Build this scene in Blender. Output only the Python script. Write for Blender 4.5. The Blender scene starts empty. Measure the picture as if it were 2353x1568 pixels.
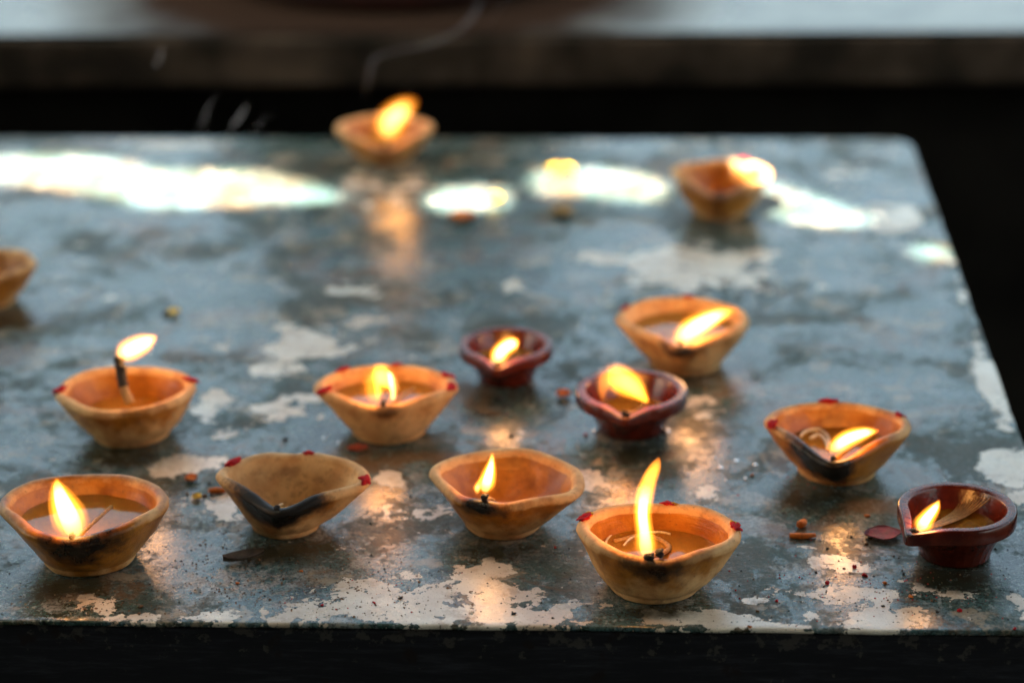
import bpy, bmesh, math, random
import numpy as np
from mathutils import Vector, Matrix, noise

random.seed(7)
S = bpy.context.scene
COL = S.collection

# ------------------------------------------------------------------ camera
TZ = 0.75                     # height of the table top above the floor
CAM_H = 0.54                  # camera above the table top
FPX = 5553.0                  # focal length in pixels of a 2352 px wide frame (85 mm)
PITCH, YAW, ROLL = math.radians(22.0), math.radians(2.7), math.radians(0.7)
F = Vector((-math.sin(YAW) * math.cos(PITCH), math.cos(YAW) * math.cos(PITCH), -math.sin(PITCH)))
R0 = Vector((math.cos(YAW), math.sin(YAW), 0.0))
U0 = R0.cross(F)
RT = R0 * math.cos(ROLL) - U0 * math.sin(ROLL)
UP = U0 * math.cos(ROLL) + R0 * math.sin(ROLL)
EYE = Vector((0, 0, TZ + CAM_H))

cd = bpy.data.cameras.new('camera')
cam = bpy.data.objects.new('camera', cd)
COL.objects.link(cam)
m3 = Matrix((RT, UP, -F)).transposed()
cam.matrix_world = Matrix.Translation(EYE) @ m3.to_4x4()
cd.sensor_width = 36.0
cd.lens = 85.0
cd.clip_start = 0.02
cd.clip_end = 500
cd.dof.use_dof = True
cd.dof.focus_distance = 1.15
cd.dof.aperture_fstop = 3.9
cd.dof.aperture_blades = 9
S.camera = cam

# ------------------------------------------------------------------ sky, sun, exposure
SUN_EL = math.radians(50)
SUN_AZ = Vector((-0.42, -0.91))           # horizontal direction towards the sun (front left, behind the camera)
SUN_AZ.normalize()
SUN_DIR = Vector((SUN_AZ.x * math.cos(SUN_EL), SUN_AZ.y * math.cos(SUN_EL), math.sin(SUN_EL)))
W = bpy.data.worlds.new('World')
S.world = W
W.use_nodes = True
nt = W.node_tree
bg = nt.nodes['Background']
sky = nt.nodes.new('ShaderNodeTexSky')
sky.sky_type = 'NISHITA'
sky.sun_disc = False
sky.sun_elevation = SUN_EL
sky.sun_rotation = math.atan2(SUN_AZ.x, SUN_AZ.y)
sky.dust_density = 8.0
sky.ozone_density = 0.0
sky.air_density = 0.5
haze = nt.nodes.new('ShaderNodeMix')           # hazy, slightly warm daylight over the whole sky
haze.data_type = 'RGBA'
haze.blend_type = 'MULTIPLY'
haze.inputs[0].default_value = 1.0
haze.inputs[7].default_value = (1.08, 1.16, 0.92, 1.0)
nt.links.new(sky.outputs[0], haze.inputs[6])
nt.links.new(haze.outputs[2], bg.inputs[0])
bg.inputs[1].default_value = 0.066
sd = bpy.data.lights.new('sun', 'SUN')
sd.energy = 5.0
sd.angle = math.radians(0.5)
sd.color = (1.0, 0.95, 0.87)
sun = bpy.data.objects.new('sun', sd)
COL.objects.link(sun)
sun.rotation_euler = SUN_DIR.to_track_quat('Z', 'Y').to_euler()
S.view_settings.view_transform = 'Standard'
S.view_settings.look = 'None'
S.view_settings.gamma = 1.0
S.view_settings.use_curve_mapping = False
S.view_settings.exposure = 3.95
EXPO = 2 ** 3.95
S.render.engine = 'CYCLES'
S.cycles.use_denoising = True
S.cycles.max_bounces = 8
S.cycles.transparent_max_bounces = 16
S.cycles.volume_bounces = 0
S.cycles.sample_clamp_indirect = 6.0
S.cycles.caustics_reflective = False
S.cycles.caustics_refractive = False


# ------------------------------------------------------------------ pixel helpers (2352 x 1568 frame)
def ray(px, py):
    return F * FPX + RT * (px - 1176.0) - UP * (py - 784.0)


def on_plane(px, py, z=TZ):
    d = ray(px, py)
    return EYE + d * ((z - EYE.z) / d.z)


def at_depth(px, py, depth):
    d = ray(px, py)
    return EYE + d * (depth / FPX)


def depth_of(p):
    return (Vector(p) - EYE).dot(F)


def elev_sin(p):
    v = EYE - Vector(p)
    return v.z / v.length


# ------------------------------------------------------------------ object helpers
def tag(o, label=None, cat=None, group=None, kind=None):
    if label: o['label'] = label
    if cat: o['category'] = cat
    if group: o['group'] = group
    if kind: o['kind'] = kind
    return o


def mesh_obj(name, verts, faces, mat, parent=None, smooth=True, attrs=None):
    me = bpy.data.meshes.new(name)
    me.from_pydata([tuple(v) for v in verts], [], faces)
    me.update()
    if smooth:
        me.polygons.foreach_set('use_smooth', [True] * len(me.polygons))
    for k, vals in (attrs or {}).items():
        a = me.attributes.new(k, 'FLOAT', 'POINT')
        a.data.foreach_set('value', np.asarray(vals, dtype=np.float32))
    if mat: me.materials.append(mat)
    o = bpy.data.objects.new(name, me)
    COL.objects.link(o)
    if parent: o.parent = parent
    return o


def empty(name, loc):
    o = bpy.data.objects.new(name, None)
    o.empty_display_size = 0.02
    o.location = loc
    COL.objects.link(o)
    return o


def box_data(x0, x1, y0, y1, z0, z1, bev=0.0):
    bm = bmesh.new()
    bmesh.ops.create_cube(bm, size=1.0)
    for v in bm.verts:
        v.co = Vector(((x0 + x1) / 2 + v.co.x * (x1 - x0), (y0 + y1) / 2 + v.co.y * (y1 - y0), (z0 + z1) / 2 + v.co.z * (z1 - z0)))
    if bev:
        bmesh.ops.bevel(bm, geom=bm.edges[:], offset=bev, segments=2, affect='EDGES', profile=0.5)
    return bm


def bm_obj(name, bm, mat, parent=None, smooth=False):
    me = bpy.data.meshes.new(name)
    bm.to_mesh(me)
    bm.free()
    if smooth: me.polygons.foreach_set('use_smooth', [True] * len(me.polygons))
    me.materials.append(mat)
    o = bpy.data.objects.new(name, me)
    COL.objects.link(o)
    if parent: o.parent = parent
    return o


def tube(path, radii, seg=8, closed_ends=True, squash=1.0):
    """verts, faces of a tube along path (list of Vectors)."""
    P = [Vector(p) for p in path]
    n = len(P)
    V, Fa = [], []
    ref = Vector((0.13, 0.31, 0.94))
    for i in range(n):
        t = (P[min(i + 1, n - 1)] - P[max(i - 1, 0)])
        t.normalize()
        a = t.cross(ref)
        if a.length < 1e-4: a = t.cross(Vector((1, 0, 0)))
        a.normalize()
        b = t.cross(a)
        for k in range(seg):
            q = 2 * math.pi * k / seg
            V.append(P[i] + (a * math.cos(q) + b * math.sin(q) * squash) * radii[i])
    for i in range(n - 1):
        for k in range(seg):
            k2 = (k + 1) % seg
            Fa.append((i * seg + k, i * seg + k2, (i + 1) * seg + k2, (i + 1) * seg + k))
    if closed_ends:
        Fa.append(tuple(range(seg))[::-1])
        Fa.append(tuple((n - 1) * seg + k for k in range(seg)))
    return V, Fa


def catmull(pts, n):
    P = [np.array(p, float) for p in pts]
    P = [2 * P[0] - P[1]] + P + [2 * P[-1] - P[-2]]
    out = []
    m = len(P) - 3
    for j in range(n):
        u = j / (n - 1) * m
        i = min(int(u), m - 1)
        t = u - i
        a, b, c, d = P[i:i + 4]
        out.append(0.5 * ((2 * b) + (-a + c) * t + (2 * a - 5 * b + 4 * c - d) * t * t + (-a + 3 * b - 3 * c + d) * t ** 3))
    return out


# ------------------------------------------------------------------ material helpers
class NT:
    def __init__(self, name):
        self.m = bpy.data.materials.new(name)
        self.m.use_nodes = True
        self.t = self.m.node_tree
        self.t.nodes.clear()
        self.out = self.t.nodes.new('ShaderNodeOutputMaterial')

    def n(self, typ, ins=None, **kw):
        nd = self.t.nodes.new(typ)
        for k, v in kw.items(): setattr(nd, k, v)
        for k, v in (ins or {}).items():
            if isinstance(v, bpy.types.NodeSocket):
                self.t.links.new(v, nd.inputs[k])
            else:
                nd.inputs[k].default_value = v
        return nd

    def coord(self, kind='Object'):
        return self.n('ShaderNodeTexCoord').outputs[kind]

    def noise(self, vec, scale, detail=4.0, rough=0.55, dist=0.0):
        return self.n('ShaderNodeTexNoise', {'Vector': vec, 'Scale': scale, 'Detail': detail, 'Roughness': rough, 'Distortion': dist}).outputs['Fac']

    def math(self, op, a, b=None, clamp=False):
        ins = {0: a}
        if b is not None: ins[1] = b
        return self.n('ShaderNodeMath', ins, operation=op, use_clamp=clamp).outputs[0]

    def step(self, v, lo, hi):
        return self.n('ShaderNodeMapRange', {0: v, 1: lo, 2: hi, 3: 0.0, 4: 1.0}, interpolation_type='SMOOTHSTEP').outputs[0]

    def mix(self, fac, a, b, mode='MIX'):
        nd = self.n('ShaderNodeMix', data_type='RGBA', blend_type=mode)
        for k, v in ((0, fac), (6, a), (7, b)):
            if isinstance(v, bpy.types.NodeSocket): self.t.links.new(v, nd.inputs[k])
            else:
                nd.inputs[k].default_value = v if k == 0 else (*v, 1.0) if len(v) == 3 else v
        return nd.outputs[2]

    def attr(self, name):
        return self.n('ShaderNodeAttribute', attribute_name=name).outputs['Fac']

    def bump(self, h, strength=0.3, dist=0.001, normal=None):
        ins = {'Height': h, 'Strength': strength, 'Distance': dist}
        if normal is not None: ins['Normal'] = normal
        return self.n('ShaderNodeBump', ins).outputs[0]

    def principled(self, **ins):
        nd = self.n('ShaderNodeBsdfPrincipled')
        for k, v in ins.items():
            k = k.replace('_', ' ')
            if isinstance(v, bpy.types.NodeSocket): self.t.links.new(v, nd.inputs[k])
            else: nd.inputs[k].default_value = (*v, 1.0) if isinstance(v, tuple) and len(v) == 3 else v
        self.t.links.new(nd.outputs[0], self.out.inputs[0])
        return nd


def mat_simple(name, colour, rough=0.6, var=0.25, scale=120.0, spec=0.5, bump=0.15):
    t = NT(name)
    c = t.coord()
    nz = t.noise(c, scale, 4)
    dark = tuple(x * (1 - var) for x in colour)
    lite = tuple(min(1, x * (1 + var)) for x in colour)
    col = t.mix(t.step(nz, 0.3, 0.7), dark, lite)
    t.principled(Base_Color=col, Roughness=rough, Specular_IOR_Level=spec,
                 Normal=t.bump(t.noise(c, scale * 3, 3), bump, 0.0008))
    return t.m


def mat_table():
    t = NT('peeling_paint')
    c = t.coord()
    peel = t.attr('peel')
    grime_shade = t.attr('grime_shade')
    dust = t.attr('dust')
    warp = t.n('ShaderNodeVectorMath', {0: c, 1: (1.0, 1.0, 1.0)}, operation='MULTIPLY').outputs[0]
    n1 = t.noise(warp, 55, 9, 0.62)
    n2 = t.noise(c, 170, 7, 0.65)
    # how strongly the paint has come away: wear map + ragged noise
    e = t.math('ADD', peel, t.math('MULTIPLY', t.math('SUBTRACT', n1, 0.5), 2.0))
    e = t.math('ADD', e, t.math('MULTIPLY', t.math('SUBTRACT', n2, 0.5), 1.0))
    e = t.math('ADD', e, t.math('ADD', 0.0, t.math('MULTIPLY', t.step(t.noise(c, 6, 3), 0.45, 0.62), 0.16)))
    e = t.math('SUBTRACT', e, t.math('MULTIPLY', t.step(t.noise(c, 44, 6, 0.6, 0.4), 0.53, 0.60), 0.42))
    bare = t.step(e, 0.495, 0.52)
    rim = t.math('MULTIPLY', t.step(e, 0.40, 0.50), t.math('SUBTRACT', 1.0, bare))
    # paint coats: blue grey over green, mottled
    k1 = t.noise(c, 9, 6, 0.6)
    k2 = t.noise(c, 38, 6, 0.62)
    k3 = t.noise(c, 480, 4, 0.7)
    kk = t.math('ADD', t.math('MULTIPLY', k1, 0.55), t.math('MULTIPLY', k2, 0.45))
    paint = t.mix(t.step(kk, 0.40, 0.56), (0.030, 0.070, 0.050), (0.070, 0.128, 0.120))
    paint = t.mix(t.step(t.noise(c, 24, 5, 0.6), 0.55, 0.68), paint, (0.12, 0.145, 0.135))
    paint = t.mix(t.math('MULTIPLY', t.step(t.noise(c, 17, 7, 0.68, 0.6), 0.53, 0.60), 0.75), paint, (0.115, 0.185, 0.205))
    paint = t.mix(t.math('MULTIPLY', t.step(t.noise(t.n('ShaderNodeVectorMath', {0: c, 1: (3.1, 1.7, 0.0)}, operation='ADD').outputs[0], 33, 8, 0.72, 0.3), 0.535, 0.60), 0.8), paint, (0.33, 0.31, 0.27))
    paint = t.mix(t.step(t.noise(c, 21, 7, 0.65, 0.4), 0.55, 0.62), paint, (0.020, 0.032, 0.016))
    paint = t.mix(t.math('MULTIPLY', t.step(t.noise(c, 13, 8, 0.72, 0.5), 0.53, 0.62), 0.8), paint, (0.13, 0.068, 0.030))
    paint = t.mix(t.math('MULTIPLY', t.step(k3, 0.45, 0.58), 0.72), paint, (0.016, 0.022, 0.017))
    paint = t.mix(t.math('MULTIPLY', t.step(t.noise(c, 300, 5, 0.7), 0.54, 0.62), 0.7), paint, (0.30, 0.32, 0.30))
    matte = t.step(t.math('ADD', t.math('MULTIPLY', t.noise(c, 13, 8, 0.70, 0.5), 0.72), t.math('MULTIPLY', t.noise(c, 230, 4, 0.7), 0.28)), 0.475, 0.545)
    paint = t.mix(t.math('MULTIPLY', matte, 0.55), paint, (0.030, 0.050, 0.034))
    off = t.n('ShaderNodeVectorMath', {0: c, 1: (1.9, 4.3, 0.0)}, operation='ADD').outputs[0]
    paint = t.mix(t.math('MULTIPLY', t.step(t.noise(off, 16, 8, 0.74, 0.6), 0.525, 0.60), 0.75), paint, (0.125, 0.068, 0.030))
    paint = t.mix(t.math('MULTIPLY', t.step(t.noise(off, 29, 8, 0.74, 0.3), 0.55, 0.61), 0.75), paint, (0.33, 0.25, 0.165))
    paint = t.mix(t.math('MULTIPLY', t.step(t.noise(off, 620, 3, 0.6), 0.60, 0.68), 0.6), paint, (0.015, 0.018, 0.014))
    # bare undercoat: pale cream with dirt in the pores
    cream = t.mix(t.step(t.noise(c, 26, 5), 0.35, 0.65), (0.58, 0.44, 0.31), (0.80, 0.71, 0.58))
    cream = t.mix(t.math('MULTIPLY', t.step(t.noise(c, 900, 3, 0.7), 0.60, 0.70), 0.75), cream, (0.14, 0.10, 0.07))
    cream = t.mix(t.math('MULTIPLY', t.step(t.noise(c, 48, 7, 0.72), 0.52, 0.66), 0.7), cream, (0.33, 0.205, 0.11))
    col = t.mix(bare, t.mix(t.math('MULTIPLY', rim, 0.55), paint, (0.035, 0.045, 0.04)), cream)
    # brown dusty deposits
    dn = t.math('ADD', dust, t.math('MULTIPLY', t.math('SUBTRACT', t.noise(c, 210, 7, 0.7), 0.5), 1.3))
    dmask = t.step(dn, 0.42, 0.62)
    col = t.mix(t.math('MULTIPLY', dmask, 0.8), col, t.mix(t.step(t.noise(c, 600, 3), 0.4, 0.6), (0.13, 0.085, 0.055), (0.42, 0.32, 0.24)))
    # oil spilled round the lamps, with their contact shade painted into the dark
    gn = t.math('ADD', grime_shade, t.math('MULTIPLY', t.math('SUBTRACT', t.noise(c, 45, 7, 0.65), 0.5), 0.9))
    gmask = t.step(gn, 0.40, 0.80)
    col = t.mix(t.math('MULTIPLY', gmask, 0.93), col, t.mix(t.step(k2, 0.4, 0.6), (0.028, 0.019, 0.008), (0.016, 0.019, 0.008)))
    # dark pin specks
    col = t.mix(t.math('MULTIPLY', t.step(t.noise(c, 760, 2, 0.5), 0.69, 0.73), 0.85), col, (0.02, 0.014, 0.012))
    r = t.math('ADD', 0.08, t.math('MULTIPLY', t.step(t.noise(c, 30, 6, 0.65), 0.38, 0.68), 0.20))
    r = t.math('ADD', r, t.math('MULTIPLY', bare, 0.06))
    r = t.math('ADD', r, t.math('MULTIPLY', dmask, 0.25))
    r = t.math('SUBTRACT', r, t.math('MULTIPLY', gmask, 0.12), clamp=True)
    matte = t.math('MULTIPLY', matte, t.math('SUBTRACT', 1.0, t.math('MAXIMUM', bare, t.math('MULTIPLY', gmask, 0.8))))
    r = t.math('ADD', r, t.math('MULTIPLY', matte, 0.20))
    spec = t.math('SUBTRACT', 0.72, t.math('MULTIPLY', matte, 0.60))
    h = t.math('MULTIPLY', t.math('SUBTRACT', 1.0, bare), 1.3)
    h = t.math('ADD', h, t.math('MULTIPLY', k3, 0.75))
    h = t.math('ADD', h, t.math('MULTIPLY', t.noise(c, 170, 5, 0.6), 0.30))
    h = t.math('ADD', h, t.math('MULTIPLY', dmask, 0.4))
    nrm = t.bump(h, 0.30, 0.0008)
    t.principled(Base_Color=col, Roughness=r, Normal=nrm, Specular_IOR_Level=spec)
    return t.m


def mat_clay():
    t = NT('terracotta')
    c = t.coord()
    soot = t.attr('soot')
    soak = t.attr('soak')
    n1 = t.noise(c, 55, 6, 0.6)
    n2 = t.noise(c, 260, 5, 0.65)
    dry = t.mix(t.step(n1, 0.35, 0.65), (0.60, 0.285, 0.095), (0.78, 0.46, 0.20))
    wet = t.mix(t.step(n1, 0.35, 0.68), (0.30, 0.090, 0.007), (0.54, 0.205, 0.024))
    sk = t.step(t.math('ADD', soak, t.math('MULTIPLY', t.math('SUBTRACT', t.noise(c, 75, 5, 0.6), 0.5), 0.9)), 0.35, 0.62)
    col = t.mix(sk, dry, wet)
    col = t.mix(t.math('MULTIPLY', t.step(n2, 0.50, 0.70), 0.4), col, (0.26, 0.10, 0.028))
    col = t.mix(t.math('MULTIPLY', t.step(t.noise(c, 38, 6, 0.65, 0.5), 0.56, 0.68), 0.45), col, (0.17, 0.055, 0.013))
    col = t.mix(t.math('MULTIPLY', t.step(t.noise(c, 520, 3, 0.6), 0.66, 0.74), 0.6), col, (0.10, 0.045, 0.02))
    sm = t.math('ADD', soot, t.math('MULTIPLY', t.math('SUBTRACT', t.noise(c, 85, 7, 0.68), 0.5), 1.5))
    s1 = t.step(sm, 0.28, 0.60)
    s2 = t.step(sm, 0.50, 0.86)
    col = t.mix(t.math('MULTIPLY', s1, 0.75), col, (0.085, 0.028, 0.008))
    col = t.mix(s2, col, (0.012, 0.010, 0.009))
    r = t.math('SUBTRACT', 0.72, t.math('MULTIPLY', sk, 0.40))
    r = t.math('SUBTRACT', r, t.math('MULTIPLY', s2, 0.06))
    wheel = t.noise(t.n('ShaderNodeMapping', {0: c, 3: (0.05, 0.05, 1.0)}).outputs[0], 420, 3, 0.6)
    h = t.math('ADD', t.math('ADD', t.math('MULTIPLY', n2, 0.6), t.math('MULTIPLY', wheel, 0.7)), t.math('MULTIPLY', t.noise(c, 900, 3), 0.3))
    t.principled(Base_Color=col, Roughness=r, Specular_IOR_Level=0.4, Normal=t.bump(h, 0.55, 0.0008))
    return t.m


def mat_red_clay():
    t = NT('dark_red_clay')
    c = t.coord()
    soot = t.attr('soot')
    rimw = t.attr('soak')          # worn, dusty top of the rim
    n1 = t.noise(c, 90, 6, 0.6)
    col = t.mix(t.step(n1, 0.35, 0.65), (0.062, 0.006, 0.002), (0.125, 0.016, 0.006))
    wn = t.math('ADD', rimw, t.math('MULTIPLY', t.math('SUBTRACT', t.noise(c, 330, 6, 0.7), 0.5), 1.2))
    wm = t.step(wn, 0.42, 0.68)
    col = t.mix(t.math('MULTIPLY', wm, 0.5), col, (0.24, 0.085, 0.05))
    sm = t.math('ADD', soot, t.math('MULTIPLY', t.math('SUBTRACT', t.noise(c, 160, 5), 0.5), 0.7))
    col = t.mix(t.step(sm, 0.4, 0.62), col, (0.015, 0.01, 0.009))
    r = t.math('ADD', 0.20, t.math('MULTIPLY', wm, 0.22))
    t.principled(Base_Color=col, Roughness=r, Specular_IOR_Level=0.5,
                 Normal=t.bump(t.noise(c, 500, 4), 0.3, 0.0005))
    return t.m


def mat_oil():
    t = NT('lamp_oil')
    c = t.coord()
    fr = t.n('ShaderNodeFresnel', {'IOR': 1.47, 'Normal': t.bump(t.noise(c, 60, 2), 0.10, 0.002)})
    tr = t.n('ShaderNodeBsdfTransparent', {0: (0.96, 0.80, 0.46, 1)})
    gl = t.n('ShaderNodeBsdfGlossy', {'Color': (1, 1, 1, 1), 'Roughness': 0.04, 'Normal': t.bump(t.noise(c, 60, 2), 0.10, 0.002)})
    body = t.n('ShaderNodeMixShader', {0: 0.40, 1: tr.outputs[0], 2: t.n('ShaderNodeBsdfDiffuse', {0: (0.62, 0.30, 0.045, 1)}).outputs[0]})
    mx = t.n('ShaderNodeMixShader', {0: fr.outputs[0], 1: body.outputs[0], 2: gl.outputs[0]})
    t.t.links.new(mx.outputs[0], t.out.inputs[0])
    return t.m


def mat_flame(k, tip=0.72, foot=0.30, core=True):
    """Glowing gas: pure volume emission; local z runs 0..1 from wick to tip."""
    t = NT('flame')
    z = t.n('ShaderNodeSeparateXYZ', {0: t.coord()}).outputs[2]
    up = t.step(z, foot * 0.25 - 0.1, foot)
    dn = t.math('SUBTRACT', 1.0, t.math('MULTIPLY', t.step(z, tip - 0.12, tip + 0.22), 0.93))
    st = t.math('MULTIPLY', t.math('MULTIPLY', t.math('ADD', 0.10, t.math('MULTIPLY', up, 0.90)), dn), k)
    colr = t.mix(t.step(z, tip - 0.1, 1.0), (1.0, 0.46, 0.13) if core else (1.0, 0.30, 0.022), (1.0, 0.24, 0.015))
    em = t.n('ShaderNodeEmission', {'Color': colr, 'Strength': st})
    t.t.links.new(em.outputs[0], t.out.inputs['Volume'])
    return t.m


def mat_smoke():
    t = NT('smoke')
    v = t.n('ShaderNodeVolumeScatter', {'Color': (0.95, 0.96, 1.0, 1), 'Density': 20.0, 'Anisotropy': 0.3})
    t.t.links.new(v.outputs[0], t.out.inputs['Volume'])
    return t.m


def mat_glass_drop():
    t = NT('water_drop')
    t.principled(Base_Color=(0.95, 0.97, 1.0), Roughness=0.02, IOR=1.33, Transmission_Weight=1.0)
    return t.m


def mat_stone():
    t = NT('pale_stone')
    c = t.coord()
    st = t.attr('stain_shade')
    col = t.mix(t.step(t.noise(c, 14, 6), 0.35, 0.65), (0.15, 0.158, 0.15), (0.215, 0.225, 0.21))
    sm = t.step(t.math('ADD', st, t.math('MULTIPLY', t.math('SUBTRACT', t.noise(c, 20, 5), 0.5), 0.35)), 0.15, 0.8)
    col = t.mix(sm, col, (0.035, 0.020, 0.014))
    t.principled(Base_Color=col, Roughness=t.math('ADD', 0.25, t.math('MULTIPLY', sm, 0.5)), Specular_IOR_Level=t.math('MULTIPLY', t.math('SUBTRACT', 1.0, sm), 0.35))
    return t.m


def mat_dark_edge():
    t = NT('dark_mottled_stone')
    c = t.coord()
    col = t.mix(t.step(t.noise(c, 13, 5, 0.6), 0.36, 0.70), (0.016, 0.012, 0.009), (0.095, 0.068, 0.050))
    t.principled(Base_Color=col, Roughness=0.85, Specular_IOR_Level=0.15)
    return t.m


def mat_apron():
    t = NT('black_paint')
    c = t.coord()
    sc = t.n('ShaderNodeMapping', {0: c, 3: (0.12, 1.0, 1.0)}).outputs[0]
    col = t.mix(t.step(t.noise(sc, 260, 5, 0.7), 0.45, 0.75), (0.010, 0.010, 0.012), (0.034, 0.034, 0.040))
    zz = t.n('ShaderNodeSeparateXYZ', {0: c}).outputs[2]
    chip = t.math('ADD', t.noise(c, 95, 7, 0.7), t.math('MULTIPLY', t.step(zz, TZ - 0.03, TZ - 0.004), 0.13))
    col = t.mix(t.math('MULTIPLY', t.step(chip, 0.64, 0.70), 0.5), col, (0.12, 0.10, 0.08))
    col = t.mix(t.step(t.noise(c, 60, 5), 0.60, 0.68), col, (0.012, 0.007, 0.005))
    t.principled(Base_Color=col, Roughness=0.55, Specular_IOR_Level=0.35,
                 Normal=t.bump(t.noise(sc, 200, 5, 0.7), 0.5, 0.001))
    return t.m


M = dict(
    table=mat_table(), clay=mat_clay(), red=mat_red_clay(), oil=mat_oil(), smoke=mat_smoke(), drop=mat_glass_drop(),
    stone=mat_stone(), sooty=mat_dark_edge(), apron=mat_apron(),  # counter edge: mottled dark brown stone
    floor=mat_simple('shade_black_floor', (0.008, 0.007, 0.006), 0.95, 0.5, 8, 0.05),  # near-black colour stands in for the deep shade behind the table
    maroon=mat_simple('maroon_lacquer', (0.030, 0.007, 0.005), 0.6, 0.4, 25, 0.25),
    cloth=mat_simple('added_shade_cloth', (0.10, 0.09, 0.08), 0.9, 0.2, 6, 0.1),
    added_post=mat_simple('added_awning_post', (0.12, 0.10, 0.08), 0.7, 0.3, 10, 0.2),
    cotton=mat_simple('oily_cotton', (0.44, 0.24, 0.07), 0.35, 0.35, 700, 0.6, 0.6),
    pale_cotton=mat_simple('pale_cotton', (0.72, 0.62, 0.46), 0.25, 0.25, 700, 0.7, 0.4),
    char=mat_simple('charred_wick', (0.012, 0.010, 0.009), 0.6, 0.6, 900, 0.5, 0.9),
    kumkum=mat_simple('red_powder', (0.46, 0.007, 0.012), 0.9, 0.35, 900, 0.2, 0.8),
    turmeric=mat_simple('yellow_powder', (0.62, 0.30, 0.012), 0.9, 0.3, 900, 0.2, 0.8),
    orange=mat_simple('orange_petal', (0.58, 0.14, 0.012), 0.6, 0.3, 500, 0.3, 0.3),
    yellow=mat_simple('yellow_petal', (0.75, 0.45, 0.03), 0.6, 0.2, 500, 0.3, 0.3),
    rose=mat_simple('dark_red_petal', (0.19, 0.010, 0.015), 0.55, 0.35, 300, 0.4, 0.4),
    brown=mat_simple('brown_crumb', (0.16, 0.075, 0.03), 0.85, 0.4, 600, 0.3, 0.5),
    black=mat_simple('black_crumb', (0.015, 0.012, 0.010), 0.7, 0.5, 600, 0.4, 0.5),
    flake=mat_simple('paint_flake', (0.09, 0.06, 0.04), 0.7, 0.3, 300, 0.4, 0.4),
)

# ------------------------------------------------------------------ the place: floor, counter behind, added canopy and wall
bm = bmesh.new()
bmesh.ops.create_grid(bm, x_segments=2, y_segments=2, size=60)
fl = bm_obj('floor', bm, M['floor'])
tag(fl, kind='structure')

TX0, TX1, TY0, TY1 = -0.80, 0.2165, 0.9863, 1.742      # table outline

# added unseen canopy shading the table, gaps shaped to cast the sun patches
AW_Z = TZ + 1.5


def to_added_awning(p):
    return p + SUN_DIR * ((AW_Z - p.z) / SUN_DIR.z)


PATCHES = [
    [(-90, 346), (0, 350), (130, 347), (235, 350), (270, 362), (330, 382), (440, 386), (560, 388), (640, 399), (720, 426), (790, 462), (740, 476), (600, 479), (480, 484), (380, 490), (330, 484), (250, 459), (130, 434), (0, 419), (-90, 412)],
    [(985, 456), (1008, 430), (1090, 424), (1160, 428), (1168, 460), (1150, 486), (1040, 489), (992, 484)],
    [(1216, 414), (1238, 390), (1300, 383), (1400, 383), (1490, 398), (1528, 435), (1515, 470), (1450, 468), (1380, 456), (1290, 452), (1228, 446)],
    [(1735, 428), (1770, 408), (1810, 424), (1860, 442), (1930, 474), (2010, 506), (1970, 530), (1880, 528), (1800, 506), (1740, 478)],
    [(2092, 580), (2112, 560), (2165, 556), (2188, 580), (2182, 602), (2130, 600)],
]
polys = []
for P in PATCHES:
    cy = sum(q[1] for q in P) / len(P)
    polys.append([to_added_awning(on_plane(x, cy + (y - cy) * 0.86)) for x, y in P])
polys.append([to_added_awning(on_plane(x, y, TZ + 0.029)) for x, y in ((1700, 364), (1725, 356), (1768, 362), (1776, 384), (1750, 394), (1708, 390))])
AX0, AX1, AY0, AY1 = -4.0, 1.9, -4.0, 1.75


def inside(x, y, P):
    r = False
    for q in range(len(P)):
        x1, y1, x2, y2 = P[q - 1].x, P[q - 1].y, P[q].x, P[q].y
        if (y1 > y) != (y2 > y) and x < (x2 - x1) * (y - y1) / (y2 - y1) + x1: r = not r
    return r


bx0 = min(p.x for P in polys for p in P) - 0.05
bx1 = max(p.x for P in polys for p in P) + 0.05
by0 = min(p.y for P in polys for p in P) - 0.05
by1 = max(p.y for P in polys for p in P) + 0.05
CELL = 0.005
cnx, cny = int((bx1 - bx0) / CELL), int((by1 - by0) / CELL)
gx = [bx0 + (bx1 - bx0) * i / cnx for i in range(cnx + 1)]
gy = [by0 + (by1 - by0) * j / cny for j in range(cny + 1)]
AV = [(x, y, AW_Z) for y in gy for x in gx]
AF = []
for j in range(cny):
    for i in range(cnx):
        xc, yc = (gx[i] + gx[i + 1]) / 2, (gy[j] + gy[j + 1]) / 2
        if not any(inside(xc, yc, P) for P in polys):
            AF.append((j * (cnx + 1) + i, j * (cnx + 1) + i + 1, (j + 1) * (cnx + 1) + i + 1, (j + 1) * (cnx + 1) + i))
for x0, x1, y0, y1 in ((AX0, AX1, AY0, by0), (AX0, AX1, by1, AY1), (AX0, bx0, by0, by1), (bx1, AX1, by0, by1)):
    b0 = len(AV)
    AV += [(x0, y0, AW_Z), (x1, y0, AW_Z), (x1, y1, AW_Z), (x0, y1, AW_Z)]
    AF.append((b0, b0 + 1, b0 + 2, b0 + 3))
aw = empty('added_awning', (0, 0, 0))
tag(aw, 'added unseen cloth canopy with gaps cut to place the sun patches', 'added_awning')
mesh_obj('added_shade_cloth', AV, AF, M['cloth'], aw, False)
for x in (AX0 + 0.1, AX1 - 0.1):
    for y in (AY0 + 0.1, AY1 - 0.1):
        bm = bmesh.new()
        bmesh.ops.create_cone(bm, cap_ends=True, segments=16, radius1=0.04, radius2=0.035, depth=AW_Z)
        bmesh.ops.translate(bm, verts=bm.verts, vec=(x, y, AW_Z / 2))
        bm_obj('added_post', bm, M['added_post'], aw)  # added supports for the unseen canopy

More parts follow.
